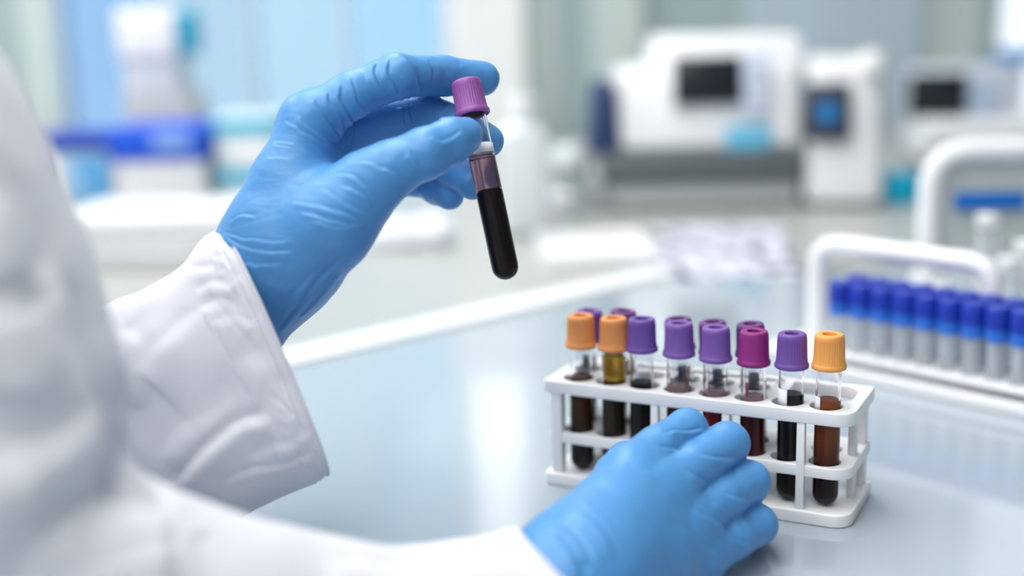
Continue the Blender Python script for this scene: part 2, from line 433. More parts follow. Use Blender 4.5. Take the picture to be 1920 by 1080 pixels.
# =================================================================== WHITE RACK WITH BLOOD TUBES
YAW = math.radians(26.923); PIT = .0194932
rack = empty('tube_rack', (.0353355, .6718542, 0), -YAW)
tag(rack, 'white plastic two-row rack holding the purple and orange capped blood tubes', 'tube rack')
EX, MF, WD = .0161, .0123, .0546; RX0, RX1 = -EX, 7*PIT+EX; RY0, RY1 = -MF, WD-MF
HR = .0081; BROW, BSH = .0195, -.0035
hf = [circ(i*PIT, 0, HR) for i in range(8)]; hb = [circ(i*PIT+BSH, BROW, HR) for i in range(8)]
hb7 = hb[:7]
slot = rrect(5.75*PIT, BROW-.0105, RX1-.006, RY1-.0045, (.004, .008, .010, .004))
slotb = rrect(.02, BROW+.0105, 5.3*PIT, RY1-.0045, (.004, .004, .004, .004))
plate('top_plate', rrect(RX0, RY0, RX1, RY1, (.003, .010, .002, .003)), hf+hb[:6]+[slot, slotb], .0531, .0601, RACKW, rack)
plate('middle_shelf', rrect(RX0+.003, RY0+.0015, RX1-.001, RY1-.001, (.002, .010, .002, .002)), hf+hb, .0246, .0306, RACKW, rack)
plate('base_plate', rrect(RX0, RY0-.001, RX1, RY1, (.004, .010, .002, .004)), [], 0, .0072, RACKW, rack, .0012, 3)
def post(x, y, sx=.0042, sy=.0045): rbox('post', (x, y, .0065), (sx, sy, .048), RACKW, rack, .0006, 2)
for a in (2.5, 4.5, 6.5): post(a*PIT, RY0+.0024, .0042, .004)
post(RX0+.0075, RY0+.004, .006, .006); post(RX0+.0075, RY1-.005, .006, .006)
post(RX1-.006, RY1-.006, .007, .007); post(RX1-.0055, .016, .004, .006)
for a in (1.5, 3.5, 5.6): post(a*PIT, RY1-.003, .004, .004)

CAPS = {}
def cap_mesh(kind):
    rb = (36, .00022, .0045, .0150) if kind else None
    pr = [(.0056, .0005), (.0078, 0), (.0085, .0004), (.0087, .0012), (.0086, .0023), (.0081, .0029), (.0080, .0032), (.0079, .0045), (.0078, .0048), (.00745, .0148), (.0074, .0152), (.0072, .0168), (.0069, .0176), (.0064, .0180), (.0040, .0180), (.0037, .0177), (.0034, .013), (.0030, .0125), (0, .0125)]
    return pr, rb
def blood_tube(loc, rot, ctop, L, cap_m, liq, label, group, labels=(), ribbed=True, extra=None):
    """standing on its round end at loc; L = length with cap (m). liq = [(z0,z1,material)], angles: 0 deg faces +x of the tube"""
    e = empty('blood_tube', loc); e.rotation_euler = rot
    tag(e, label, 'blood tube', group)
    zt = L-.0135; R, Ri = .0065, .0056
    hemi = [(R*math.sin(a), R-R*math.cos(a)) for a in np.linspace(0, math.pi/2, 9)]
    hin = [(Ri*math.sin(a), .0009+Ri-Ri*math.cos(a)) for a in np.linspace(0, math.pi/2, 9)]
    lathe('glass_body', hemi+[(R, zt), (Ri, zt)]+hin[::-1], GLASS, e)
    pr, rb = cap_mesh(ribbed)
    lathe('cap', pr, cap_m, e, 144 if ribbed else 48, rb, (0, 0, L-.018))
    r = Ri+.0003
    for n, z0, z1, m in liq:
        if z0 <= 0: p = [(q[0]*(Ri+.0003)/Ri, q[1]-.0003) for q in hin]+[(r, z1-.0004), (r-.0005, z1), (0, z1)]
        else: p = [(0, z0), (r, z0), (r, z1-.0003), (r-.0004, z1), (0, z1)]
        lathe(n, p, m, e)
    for (n, rr, a0, a1, z0, z1, m) in labels: arc_sheet(n, rr, a0, a1, z0, z1, m, e)
    return e
PUR = mat('purple_cap', (112, 78, 160), .45); PUR2 = mat('violet_cap', (122, 86, 166), .45); PURD = mat('dark_purple_cap', (106, 62, 128), .45)
MAG = mat('magenta_cap', (138, 38, 120), .45); ORA = mat('orange_cap', (228, 150, 88), .45); ORA2 = mat('amber_cap', (238, 164, 88), .45)
PLUM = mat('plum_cap', (146, 84, 158), .42, bump=.03)
BLK = mat('black_blood', (22, 10, 10), .4, spec=.1); RED = mat('dark_red_blood', (78, 8, 14), .4, spec=.1); CRI = mat('crimson_blood', (134, 24, 36), .4, spec=.1)
SER = mat('yellow_serum', (226, 176, 20), .1, trans=.6, ior=1.36); STRK = mat('red_smear', (150, 40, 60), .3); LAB = mat('tube_label', (236, 236, 244), .6)
PINK = mat('pink_film', (214, 176, 184), .2, trans=.6, ior=1.36)
BRN = two_tone('brown_blood', (92, 50, 16), (20, 10, 8), .014, .05); OLV = two_tone('olive_blood', (70, 48, 14), (18, 10, 8), .012, .06)
ORB = two_tone('orange_brown_blood', (150, 76, 30), (30, 6, 10), .012, .05)
toward = -90                                    # tube-local direction of the viewer (rack frame, degrees)
G = 'capped blood tubes in the white rack'
def S(a0, a1, z0, z1): return ('label', .00652, a0, a1, z0, z1, LAB)
def K(a0, a1, z0, z1): return ('smear', .00535, a0, a1, z0, z1, STRK)
V = -90+27                                      # direction of the viewer in a tube's own frame
front = [
 (ORA, [('blood', 0, .0545, BRN)], 'orange capped tube of brown blood at the left end of the front row', [S(V+120, V+200, .05, .056)], True, .0020, .0882),
 (ORA, [('blood', 0, .0545, OLV), ('serum', .0546, .068, SER)], 'orange capped tube with yellow serum above dark blood', [S(V-100, V-66, .05, .059)], True, .0019, .0885),
 (PUR, [('blood', 0, .055, BLK)], 'purple capped tube of black blood, third in the front row beside the orange pair', [S(V+48, V+78, .05, .060)], True, -.0014, .0895),
 (PUR2, [('blood', 0, .0485, RED), ('film', .0486, .0555, PINK)], 'violet capped tube with red smears, fourth in front row above the gloved index knuckle', [K(V-60, V-46, .05, .060), K(V+44, V+60, .052, .066)], True, 0., .0889),
 (PUR2, [('blood', 0, .0455, CRI), ('film', .0456, .0545, PINK)], 'violet capped tube of crimson blood, fifth in the front row', [K(V-50, V-40, .05, .060), K(V+30, V+62, .062, .0635)], True, .0006, .0884),
 (MAG, [('blood', 0, .050, RED), ('film', .0501, .054, PINK)], 'magenta capped tube of dark red blood', [K(V-54, V-36, .05, .062), S(V+44, V+90, .05, .062)], False, .0014, .0883),
 (PUR, [('blood', 0, .0575, BLK)], 'purple capped tube of black blood with white label edge, next to the amber-capped tube', [S(V-105, V-30, .05, .0605)], True, .0016, .0888),
 (ORA2, [('blood', 0, .0565, ORB)], 'amber capped tube of orange-brown blood at the right end of the front row', [S(V-110, V-50, .05, .0585)], True, .0009, .0902)]
RM = Matrix.Translation(rack.location) @ Matrix.Rotation(-YAW, 4, 'Z')
ZB = .0074
for i, (cm, liq, lab, ls, rib, du, L) in enumerate(front):
    p = RM @ Vector((i*PIT+du, -.0004, ZB)); blood_tube(p, (0, 0, -YAW), 0, L, cm, liq, lab, G, ls, rib)
backs = [(0, PUR2, 'violet capped tube behind the orange cap at the left end', +.0, .0855, 1105), (1, PURD, 'dark purple capped tube behind the second orange capped tube', .0, .087, 1175),
 (3, PURD, 'dark purple capped tube standing behind the fourth front tube', -.001, .086, 1261), (4, PURD, 'dark purple capped tube standing behind the crimson front tube', -.001, .086, 1331), (5, PURD, 'dark purple capped tube standing behind the magenta cap', -.001, .0865, 1407)]
for i, cm, lab, du, L, capx in backs:
    pl = Vector((i*PIT+BSH+du, BROW, .057)); wpl = RM @ pl
    lean = 0.
    for _ in range(30):
        top = wpl+Vector((math.sin(lean)*(L-.05), 0, math.cos(lean)*(L-.05))); x = proj(np.array([top]))[0][0]
        lean += (capx-x)/3600/(L-.05)*.6
    lean = max(-.085, min(.085, lean))
    b = wpl-Vector((math.sin(lean), 0, math.cos(lean)))*(.057-ZB-.0006)
    b.z = max(b.z, ZB)
    blood_tube(b, (0, lean, 0), 0, L, cm, [('blood', 0, .05, BLK if i != 0 else BRN)], lab, G, [S(20, 110, .05, .058)])

# held tube
t_top, t_bot = at(873, 152, 617), at(952, 524, 604); ax = Vector(t_top-t_bot); L = ax.length
e = blood_tube(Vector(t_bot), (0, 0, 0), 0, L, PLUM, [('blood', 0, .044, BLK), ('film', .0441, .0612, mat('mauve_film', (188, 146, 160), .15, trans=.8, ior=1.34))],
    'purple capped tube of dark blood held up between gloved thumb and fingers', None, [('label', .00655, 0, 360, .0620, .0668, LAB), ('label', .00652, 8, 70, .036, .0610, LAB)])
az = ax.normalized(); rx_ = Vector(CR); rx_ = (rx_-az*rx_.dot(az)).normalized(); ry_ = az.cross(rx_)
e.rotation_mode = 'QUATERNION'; e.rotation_quaternion = Matrix((rx_, ry_, az)).transposed().to_quaternion()
HELD = e

# =================================================================== PERSON: gloves and lab coat
person = empty('person', (-.30, .50, ZF)); tag(person, 'person in a white lab coat and blue gloves holding up a blood tube', 'person')
PINV = Matrix.Translation((.30, -.50, -ZF))
def own(o):
    o.parent = person; o.matrix_parent_inverse = PINV; return o
# raised left hand
palm = [[J(512, 478, 598, 22), J(545, 340, 598, 18), J(577, 226, 600, 12.5)],
        [J(530, 480, 612, 22), J(600, 360, 616, 18), J(622, 258, 622, 12)],
        [J(545, 490, 628, 20), J(620, 400, 634, 16), J(652, 300, 642, 11)],
        [J(560, 500, 636, 18), J(625, 430, 646, 14), J(672, 345, 658, 10)],
        [J(555, 490, 592, 21), J(620, 420, 586, 19), J(690, 345, 585, 13)]]
fing = [[J(577, 226, 600, 12.5), J(660, 178, 603, 11.1), J(742, 143, 610, 10.8), J(830, 142, 632, 9.8), J(904, 147, 642, 8.9)],
        [J(622, 258, 622, 12), J(710, 230, 628, 10.8), J(795, 212, 640, 10.2), J(868, 238, 640, 9.3), J(914, 265, 632, 8.4)],
        [J(652, 300, 642, 11), J(735, 290, 652, 10.4), J(808, 292, 660, 9.8), J(855, 325, 652, 9), J(886, 343, 642, 8.6)],
        [J(672, 345, 658, 10), J(735, 338, 668, 9), J(785, 338, 672, 8.4), J(820, 355, 664, 7.9), J(842, 366, 656, 7.8)]]
thumb = [J(620, 420, 586, 19), J(690, 348, 584, 14.2), J(735, 316, 582, 12.4), J(795, 289, 584, 11.6), J(845, 264, 592, 10.4), J(871, 254, 598, 8.8)]
arm = [J(400, 690, 604, 18), J(450, 600, 602, 22), J(480, 533, 605, 26), J(528, 462, 604, 28)]
lines = [([(638, 150), (640, 180), (655, 215), (668, 245), (662, 275)], .9, 1.0), ([(655, 140), (668, 165), (675, 195), (690, 207)], .6, .8),
 ([(706, 112), (704, 135), (716, 160), (730, 180)], .8, .8), ([(729, 106), (728, 130), (740, 155), (749, 180)], .9, .8), ([(762, 104), (778, 125), (790, 155), (793, 176)], .9, .9),
 ([(614, 165), (620, 190), (640, 215), (650, 250), (655, 275)], .6, 1.), ([(590, 180), (605, 205), (625, 235), (648, 270)], .5, 1.),
 ([(560, 210), (585, 240), (620, 265), (648, 282)], .5, 1.1), ([(530, 225), (560, 240), (600, 265), (640, 285)], .45, .8),
 ([(508, 262), (530, 262), (555, 266)], .35, .7), ([(496, 293), (520, 290), (545, 295)], .35, .7), ([(505, 268), (528, 270), (548, 274)], .25, .6),
 ([(538, 345), (580, 345), (620, 358), (660, 385), (700, 405)], .7, 1.2), ([(545, 375), (590, 380), (640, 395), (690, 420)], .7, 1.2),
 ([(560, 395), (600, 405), (650, 420), (690, 424)], .6, 1.1), ([(600, 325), (640, 322), (680, 340), (715, 385)], .6, 1.2), ([(650, 300), (690, 300), (730, 320), (765, 345)], .6, 1.1),
 ([(580, 412), (620, 425), (665, 432)], .5, 1.0), ([(640, 345), (675, 360), (705, 392)], .5, 1.0),
 ([(770, 285), (785, 305), (800, 330)], .5, .9), ([(760, 262), (775, 285), (790, 320)], .35, .8), ([(815, 250), (830, 262), (850, 255), (868, 240)], .6, 1.2),
 ([(758, 186), (760, 215), (763, 240)], .8, .8), ([(770, 184), (772, 210), (778, 236)], .6, .8), ([(822, 225), (828, 205), (848, 192)], .6, .9),
 ([(802, 106), (812, 120), (816, 140), (812, 156)], .35, 1.0), ([(414, 433), (450, 444), (490, 447), (540, 452)], .45, .8), ([(416, 438), (450, 460), (490, 470), (545, 474)], .5, .9), ([(440, 488), (480, 499), (530, 496)], .45, .9),
 ([(430, 410), (450, 400), (478, 403)], .5, .9), ([(520, 630), (560, 580), (600, 530), (640, 490)], .9, 1.6), ([(525, 600), (550, 560), (590, 515)], .6, 1.5), ([(560, 600), (600, 560), (640, 510)], .8, 1.3)]
own(hand_mesh('glove', palm, fing, thumb, arm, lines, GLOVE, None))['label'] = 'blue glove on the raised hand, pinching the tube'
# lowered right hand, resting on the table against the rack
palm = [[J(1090, 1045, 526, 19), J(1142, 965, 547, 16), J(1184, 893, 567, 12)],
        [J(1085, 1055, 524, 20), J(1165, 985, 545, 17), J(1236, 925, 565, 12.5)],
        [J(1100, 1090, 522, 20), J(1200, 1030, 545, 16), J(1282, 985, 566, 12)],
        [J(1120, 1120, 522, 18), J(1225, 1075, 546, 15), J(1308, 1045, 568, 11.5)]]
fing = [[J(1180, 885, 568, 12.5), J(1235, 842, 584, 10.8), J(1288, 805, 600, 9.7), J(1283, 822, 622, 8.8), J(1278, 838, 639, 7.8)],
        [J(1236, 925, 565, 12.5), J(1303, 876, 582, 11), J(1364, 832, 600, 10.2), J(1352, 850, 622, 9), J(1344, 866, 636, 8)],
        [J(1282, 985, 566, 12), J(1348, 938, 582, 10.8), J(1403, 904, 600, 10), J(1392, 912, 620, 8.8), J(1384, 924, 632, 7.8)],
        [J(1308, 1045, 568, 11.5), J(1372, 1008, 582, 10.2), J(1417, 984, 597, 9.8), J(1412, 984, 612, 8.4), J(1405, 988, 622, 7.4)]]
thumb = [J(1095, 1020, 532, 15), J(1135, 945, 562, 13), J(1160, 893, 592, 11), J(1176, 868, 620, 10), J(1192, 864, 640, 8.8)]
arm = [J(970, 1150, 500, 20), J(1045, 1110, 512, 24), J(1105, 1065, 526, 24)]
lines = [([(1245, 808), (1270, 803), (1295, 806), (1325, 803)], 1.0, 1.4), ([(1242, 835), (1280, 842), (1330, 852), (1390, 864)], 1.0, 1.6), ([(1290, 880), (1330, 905), (1370, 925), (1412, 941)], 1.0, 1.6),
 ([(1300, 950), (1340, 975), (1380, 1005), (1415, 1030)], .9, 1.6), ([(1340, 935), (1370, 960), (1400, 990)], .6, 1.4), ([(1175, 870), (1200, 878), (1240, 885)], .3, 1.4),
 ([(1000, 978), (1030, 975), (1060, 988), (1085, 1012), (1110, 1050)], 1.3, 2.2), ([(1075, 945), (1110, 965), (1140, 1000), (1160, 1040)], .9, 2.), ([(1100, 938), (1135, 965), (1165, 1000)], .4, 1.3),
 ([(1285, 985), (1310, 1010), (1345, 1045), (1365, 1075)], .5, 1.4), ([(1310, 940), (1350, 975), (1400, 1020)], .5, 1.3), ([(1040, 1000), (1075, 1035), (1100, 1078)], 1.2, 2.2), ([(1020, 990), (1055, 1005), (1090, 1045)], .5, 1.2)]
own(hand_mesh('glove', palm, fing, thumb, arm, lines, GLOVE, None, kt=6))['label'] = 'blue glove on the lowered hand, resting against the rack'

coat = empty('lab_coat', (0, 0, 0)); coat['label'] = 'white cotton lab coat with loose sleeves'
own(coat)
def hv(px, py, d, px2, py2): return (atmm(px2, py2, d)-atmm(px, py, d))
def ringL(cx, cy, d, hx, hy, b, bias=0):
    """ring of the raised sleeve: centre pixel, half-height vector in pixels, half-depth in mm"""
    c = atmm(cx, cy, d); return (c, hv(cx, cy, d, cx+hx, cy+hy), CF*1000*0+CF*b+CR*bias)
ctl = [ringL(510, 656, 604, -98, -228, 39, -13), ringL(468, 683, 604, -95, -222, 39, -12), ringL(425, 712, 605, -92, -210, 39, -10), ringL(360, 752, 607, -98, -208, 42, -6),
       ringL(270, 800, 610, -98, -212, 46, -2), ringL(150, 860, 614, -95, -215, 50, 0), ringL(0, 930, 620, -90, -220, 54, 0), ringL(-200, 960, 630, -60, -230, 58, 0)]
def dispL(P, s, th):
    e = 1.6*vnoise(P, .03, 11)+.9*vnoise(P, .07, 12)
    cuff = np.exp(-((s-.05)/.03)**2)
    return (e*np.clip(s*14, .25, 1)*1.3 + (.5*vnoise(P, .22, 13)+.45*vnoise(P, .4, 14))*np.exp(-((s-.09)/.06)**2) - .5*np.exp(-((s-.065)/.006)**2) + .6*(s < .012))
linesL = [([(330, 915), (360, 870), (400, 830), (450, 796), (500, 778)], 4.2, 3.), ([(300, 860), (340, 800), (400, 770), (440, 720)], 1.6, 5), ([(250, 700), (290, 650), (350, 600), (400, 560)], 1.8, 6),
 ([(360, 545), (395, 530), (430, 535)], 1.0, 2.5), ([(370, 580), (410, 565), (450, 575)], 1.0, 2.5), ([(395, 610), (440, 595), (480, 610)], .8, 2.5), ([(340, 500), (370, 505), (400, 495)], .8, 2.5),
 ([(430, 690), (470, 670), (510, 680)], .8, 3), ([(470, 860), (520, 840), (570, 830)], 1.0, 3), ([(420, 905), (480, 880), (540, 872), (590, 850)], .9, 2), ([(225, 610), (260, 640), (280, 700), (285, 760)], 2.0, 6)]
sl = sweep('sleeve', ctl, 190, 260, CLOTH, None, dispL, linesL, 3., sq=.7); sl.parent = coat; sl['label'] = 'flared sleeve of the raised arm with open cuff'
def ringR(x, y, d, tx, ty, r, rb=None):
    """ring of the near sleeve; (tx,ty) = direction along the arm in the picture"""
    n = np.array([-ty, tx])/math.hypot(tx, ty); n = n if n[1] < 0 else -n
    if abs(n[0]) > abs(n[1]) and n[0] < 0: n = -n
    return (atmm(x, y, d), (CR*n[0]-CU*n[1])*r, CF*(rb or r))
cr = [(-900, -380, 470, 1.5, 1.6, 95), (-640, -90, 445, 1.4, 1.7, 84), (-440, 190, 430, 1.2, 2.0, 75), (-262, 440, 424, 1, 2.2, 68), (-150, 660, 424, 1, 2.5, 62), (-70, 850, 424, 1.3, 2., 60),
      (10, 1010, 426, 1.6, 1.4, 58), (120, 1115, 432, 2, .7, 52), (270, 1165, 440, 2, .3, 47), (430, 1185, 452, 2, .1, 42), (600, 1195, 468, 2, 0, 38.5), (760, 1185, 484, 2, -.15, 34), (890, 1158, 498, 2, -.45, 31.5), (985, 1128, 505, 2, -1.0, 30), (1078, 1080, 515, 1, -1.15, 30)]
def dispR(P, s, th): return 2.4*vnoise(P, .022, 21)+1.2*vnoise(P, .05, 22)-.6*(np.abs(s-.975) < .003)
ctl = []
prev = None
for (x, y, d, tx, ty, r) in cr:
    t = np.array([tx, ty], float); t /= np.linalg.norm(t); n = np.array([t[1], -t[0]])      # left-hand side of travel: up / right
    ctl.append((atmm(x, y, d), (CR*n[0]-CU*n[1])*r, CF*r))
linesR = [([(-60, 840), (0, 850), (80, 842), (150, 812), (190, 785)], 7., 9.), ([(120, 500), (170, 640), (205, 760), (250, 850), (320, 925)], 5., 6.),
 ([(40, 560), (80, 600), (120, 680), (130, 760)], 4., 9.), ([(60, 1000), (160, 960), (260, 940), (330, 950)], 4., 9.), ([(0, 330), (60, 420), (90, 520)], 4., 10.), ([(640, 1030), (720, 1050), (800, 1060)], 2., 6.), ([(360, 1000), (380, 1040), (400, 1076)], 3., 8.)]
sr_ = sweep('sleeve', ctl, 220, 160, CLOTH, None, dispR, linesR, 2.5, .0016, rad=16.); sr_.parent = coat; sr_['label'] = 'sleeve of the lowered arm resting on the table'
# trunk of the coat, mostly outside the picture
def trunk(P):
    a = np.array
    d = cone(P, a([-470., 470, 260]), a([-480., 480, -150]), 125, 135)
    d = smin(d, cone(P, a([-470., 610, 240]), a([-480., 600, -150]), 120, 130), 60)
    d = smin(d, cone(P, a([-440., 390, 330]), a([-450., 690, 330]), 75, 75), 80)
    d = smin(d, cone(P, a([-440., 690, 330]), a([-330., 640, 72]), 70, 56), 40)
    d = smin(d, cone(P, a([-330., 640, 72]), a([-235., 620, 62]), 48, 42), 30)
    return d
P, Fq = surface_nets(trunk, np.array([-650., 280, -320]), np.array([-150., 800, 440]), 6.)
P = relax(P, Fq, 4); Nn = normals(P, Fq); P = P+Nn*(4*vnoise(P, .018, 31)+2*vnoise(P, .04, 32))[:, None]
link('coat_body', mesh_pd('coat_body', P*.001, Fq.tolist()), CLOTH, coat)

# =================================================================== BLUE-CAPPED TUBE RACK (right, out of focus)
b0, b1 = ground(1585, 700), ground(1920, 772); bd = (b1-b0)[:2]; byaw = math.atan2(bd[1], bd[0])
br = empty('tube_rack', (b0[0], b0[1], .0004), byaw); tag(br, 'white rack with raised frame full of short blue capped tubes at the right edge', 'tube rack')
BP = .0168; NB = 13; BL = NB*BP+.012
plate('base_plate', rrect(-.026, -.014, BL, .062, (.004,)*4), [], 0, .008, RACKW, br, .001)
holes = [circ(i*BP-.010, j*.024+.006, .0068, 20) for i in range(NB) for j in range(2)]
plate('top_plate', rrect(-.024, -.012, BL, .060, (.004,)*4), holes, .0135, .0160, RACKW, br, .0004)
for x in (-.020, BL-.006):
    for y in (-.008, .056): rbox('post', (x, y, .007), (.005, .005, .008), RACKW, br, .0006)
for y in (.050,):
    tube_path('carry_frame', [(-.058, y, .013), (-.059, y, .056), (-.057, y, .072), (-.050, y, .079), (-.038, y, .081), (.064, y, .081), (.074, y, .079), (.080, y, .072), (.081, y, .056), (.081, y, .0165)], .0075, RACKW, br)
    rbox('frame_foot', (-.050, y-.02, .0), (.050, .06, .007), RACKW, br, .001)
CB, CB2 = mat('blue_screw_cap', (20, 52, 172), .4), mat('pale_blue_collar', (40, 112, 214), .4); CLR = mat('clear_plastic', (226, 232, 238), .15, trans=.6, ior=1.2)
proto = None
BM = Matrix.Translation(br.location) @ Matrix.Rotation(byaw, 4, 'Z')
rown = ['front', 'rear']
ordn = ['first', 'second', 'third', 'fourth', 'fifth', 'sixth', 'seventh', 'eighth', 'ninth', 'tenth', 'eleventh', 'twelfth', 'thirteenth']
for i in range(NB):
    for j in range(2):
        p = BM @ Vector((i*BP-.010, j*.024+.006, .0082))
        if proto is None:
            e = empty('capped_tube', p)
            lathe('tube_body', [(0, 0), (.004, .0003), (.006, .003), (.006, .034), (0, .034)], CLR, e, 20)
            lathe('collar', [(0, .0328), (.0074, .0328), (.0077, .034), (.0077, .0409), (0, .0409)], CB2, e, 24)
            lathe('cap', [(0, .0410), (.0078, .0410), (.0081, .042), (.0079, .055), (.0070, .0562), (0, .0564)], CB, e, 48, (16, .0004, .0415, .0545))
            proto = e
        else:
            e = proto.copy(); COL.objects.link(e); e.location = p
            for c in proto.children:
                d = c.copy(); COL.objects.link(d); d.parent = e
        tag(e, 'short clear tube with blue cap, %s from the left in the %s row' % (ordn[i], rown[j]), 'tube', 'blue capped tubes in the far rack')
# vials with white tops behind it
VG = mat('vial_glass', (245, 248, 250), .05, trans=.85, ior=1.4)
for n, (x, y, d, hgt) in enumerate([(1800, 545, 1010, .062), (1845, 548, 1040, .088), (1888, 552, 1000, .06), (1918, 556, 1015, .07)]):
    g = ground(x, 0+540+ (CAMH*1000*2370/d-0)/1.0*0+ 0, 0) if False else at(x, y, d); e = empty('vial', (g[0], g[1], 0))
    lathe('vial_body', [(0, 0), (.009, .0005), (.0098, .002), (.0098, hgt-.02), (.007, hgt-.014), (.007, hgt-.010), (0, hgt-.010)], VG, e, 28)
    lathe('vial_cap', [(0, hgt-.0098), (.0085, hgt-.0098), (.0088, hgt-.009), (.0088, hgt-.001), (.008, hgt), (0, hgt)], WHITEP, e, 28)
    tag(e, ['small clear vial with white cap, leftmost behind the blue capped tubes', 'tallest clear vial with white cap behind the blue capped tubes', 'short clear vial with white cap right of the tallest vial', 'clear vial with white cap at the right edge of the picture'][n], 'vial', 'clear vials behind the blue capped tubes')

# =================================================================== BACKGROUND EQUIPMENT
def ymm(d): return d*.001
def stand(px, py, d):                           # bench point under a pixel at distance d
    p = at(px, py, d); return Vector((p[0], p[1], 0))
# carrier with blue label
g = stand(1735, 540, 1150); e = empty('tube_carrier', g, math.radians(-4)); tag(e, 'white rounded carrying frame with a blue name strip, right of the analyzer', 'carrier')
hh = .128
tube_path('handle_frame', [(0, 0, .012), (0, 0, hh-.03), (.004, 0, hh-.014), (.014, 0, hh-.004), (.03, 0, hh), (.17, 0, hh), (.186, 0, hh-.004), (.196, 0, hh-.014), (.2, 0, hh-.03), (.2, 0, .012)], .0105, WHITEP, e)
rbox('back_panel', (.10, .002, .02), (.186, .003, .098), mat('smoke_panel', (188, 196, 196), .4), e, .001)
rbox('name_strip', (.052, -.004, .076), (.062, .006, .015), mat('strip_blue', (0, 108, 200), .4), e, .001)
rbox('foot_bar', (.10, 0, 0), (.22, .05, .010), WHITEP, e, .003)
# main analyzer
g = stand(1322, 395, 1640); e = empty('blood_analyzer', g, math.radians(-2)); tag(e, 'white benchtop blood analyzer with tilted dark screen and grey lower drawer', 'analyzer')
s = 1.64/2.3707   # mm per px at that distance
def mm(px): return px*s*.001
rbox('base_unit', (mm(-10), .11, .006), (mm(370), .20, mm(46)), mat('base_light_grey', (208, 211, 214), .4), e, .006)
rbox('drawer', (mm(-10), .105, mm(46)+.002), (mm(365), .212, mm(62)), DGREY, e, .006)
for sx in (-1, 1):
    for sy in (.03, .19): lathe('foot', [(0, 0), (.012, 0), (.012, .008), (0, .008)], BLACKS, e, 20, loc=(mm(-10)+sx*mm(150), sy, 0))
rbox('housing', (mm(10), .115, mm(108)+.002), (mm(345), .20, mm(150)), WHITEP, e, .012, 4, taper=(.97, .86, .012))
up = rbox('upper_housing', (mm(55), .13, mm(250)), (mm(300), .14, mm(70)), WHITEP, e, .012, 4, taper=(.94, .84, .012))
sp_ = rbox('screen', (mm(8), .021, mm(196)), (mm(126), .010, mm(88)), BLACKS, e, .002, rx=math.radians(-10))
rbox('screen_bezel', (mm(8), .026, mm(188)), (mm(138), .010, mm(102)), mat('bezel_grey', (214, 218, 224), .4), e, .003, rx=math.radians(-10))
rbox('keypad', (mm(98), .022, mm(170)), (mm(50), .008, mm(120)), mat('keypad_blue', (206, 220, 246), .4), e, .002, rx=math.radians(-8))
kb = mat('key_white', (240, 242, 248), .4)
for r in range(4):
    for c in range(3): rbox('key', (mm(84+c*14), .0155+.003*r, mm(182+r*26)), (mm(10), .004, mm(14)), kb, e, .0008, 1)
rbox('sticker', (mm(80), .0085, mm(112)), (mm(84), .003, mm(44)), mat('sticker_cyan', (110, 196, 232), .5), e, .0005)
rbox('side_cover', (mm(-186), .085, mm(104)), (mm(66), .16, mm(138)), NAVY, e, .012, 4, taper=(.7, .8, 0))
lathe('side_knob', [(0, 0), (.022, 0), (.024, .004), (.024, .02), (.02, .024), (0, .024)], GREYP, e, 32, loc=(mm(-196), .03, .012))
# side module of the analyzer
g = stand(1584, 390, 1625); e2 = empty('reader_module', g, math.radians(-8)); tag(e2, 'white upright reader with a dark panel and blue indicator, attached right of the big analyzer', 'reader')
rbox('body', (0, .09, .004), (mm(146), .17, mm(268)), WHITEP, e2, .014, 4, taper=(.86, .8, .016))
rbox('dark_panel', (mm(-34), .008, mm(126)), (mm(84), .008, mm(106)), mat('panel_charcoal', (58, 66, 82), .3), e2, .004, rx=math.radians(-7))
lathe('indicator', [(0, 0), (.0125, 0), (.014, .002), (.014, .004), (0, .006)], mat('indicator_blue', (40, 130, 200), .3), e2, 32, loc=(mm(-36), .004, mm(178))).rotation_euler = (math.radians(90), 0, 0)
lathe('highlight_knob', [(0, 0), (.013, 0), (.016, .006), (.016, .02), (.012, .028), (0, .03)], mat('knob_gloss', (250, 250, 250), .08), e2, 32, loc=(mm(46), .03, mm(246)))  # glossy white knob added to stand for a round highlight at the corner
rbox('plinth', (0, .09, 0), (mm(130), .15, .006), BLACKS, e2, .001)
# second analyzer with dark screen
g = stand(1815, 322, 1980); e = empty('blood_analyzer', g, math.radians(-10)); tag(e, 'pale analyzer with a square black screen at the far right', 'analyzer'); s2 = 1.98/2.3707
def m2(px): return px*s2*.001
rbox('body', (m2(30), .14, .006), (m2(230), .24, m2(82)), WHITEP, e, .012, 4)
rbox('monitor_back', (m2(10), .12, m2(80)), (m2(210), .08, m2(106)), mat('monitor_grey', (206, 214, 226), .4), e, .01, 4)
rbox('screen', (m2(-48), .073, m2(92)), (m2(108), .012, m2(82)), BLACKS, e, .003)
rbox('keypad', (m2(36), .074, m2(90)), (m2(44), .010, m2(70)), mat('keypad_grey', (176, 196, 220), .4), e, .003)
rbox('drawer', (m2(30), .015, m2(18)), (m2(200), .012, m2(40)), GREYP, e, .003)
rbox('top_tray', (m2(110), .12, m2(190)), (m2(70), .10, m2(24)), mat('tray_blue', (60, 140, 200), .4), e, .004)
for sx in (-80, 140): lathe('foot', [(0, 0), (.014, 0), (.014, .008), (0, .008)], BLACKS, e, 20, loc=(m2(sx), .06, 0))
# teal box
g = stand(1696, 390, 1640); e = empty('teal_box', g, 0); tag(e, 'small teal plastic box between the reader and the white carrying frame', 'box')
rbox('body', (0, .03, 0), (.046, .05, .030), mat('teal_plastic', (0, 172, 208), .35), e, .004); rbox('lid', (0, .03, .0302), (.050, .054, .010), CYAN, e, .003)
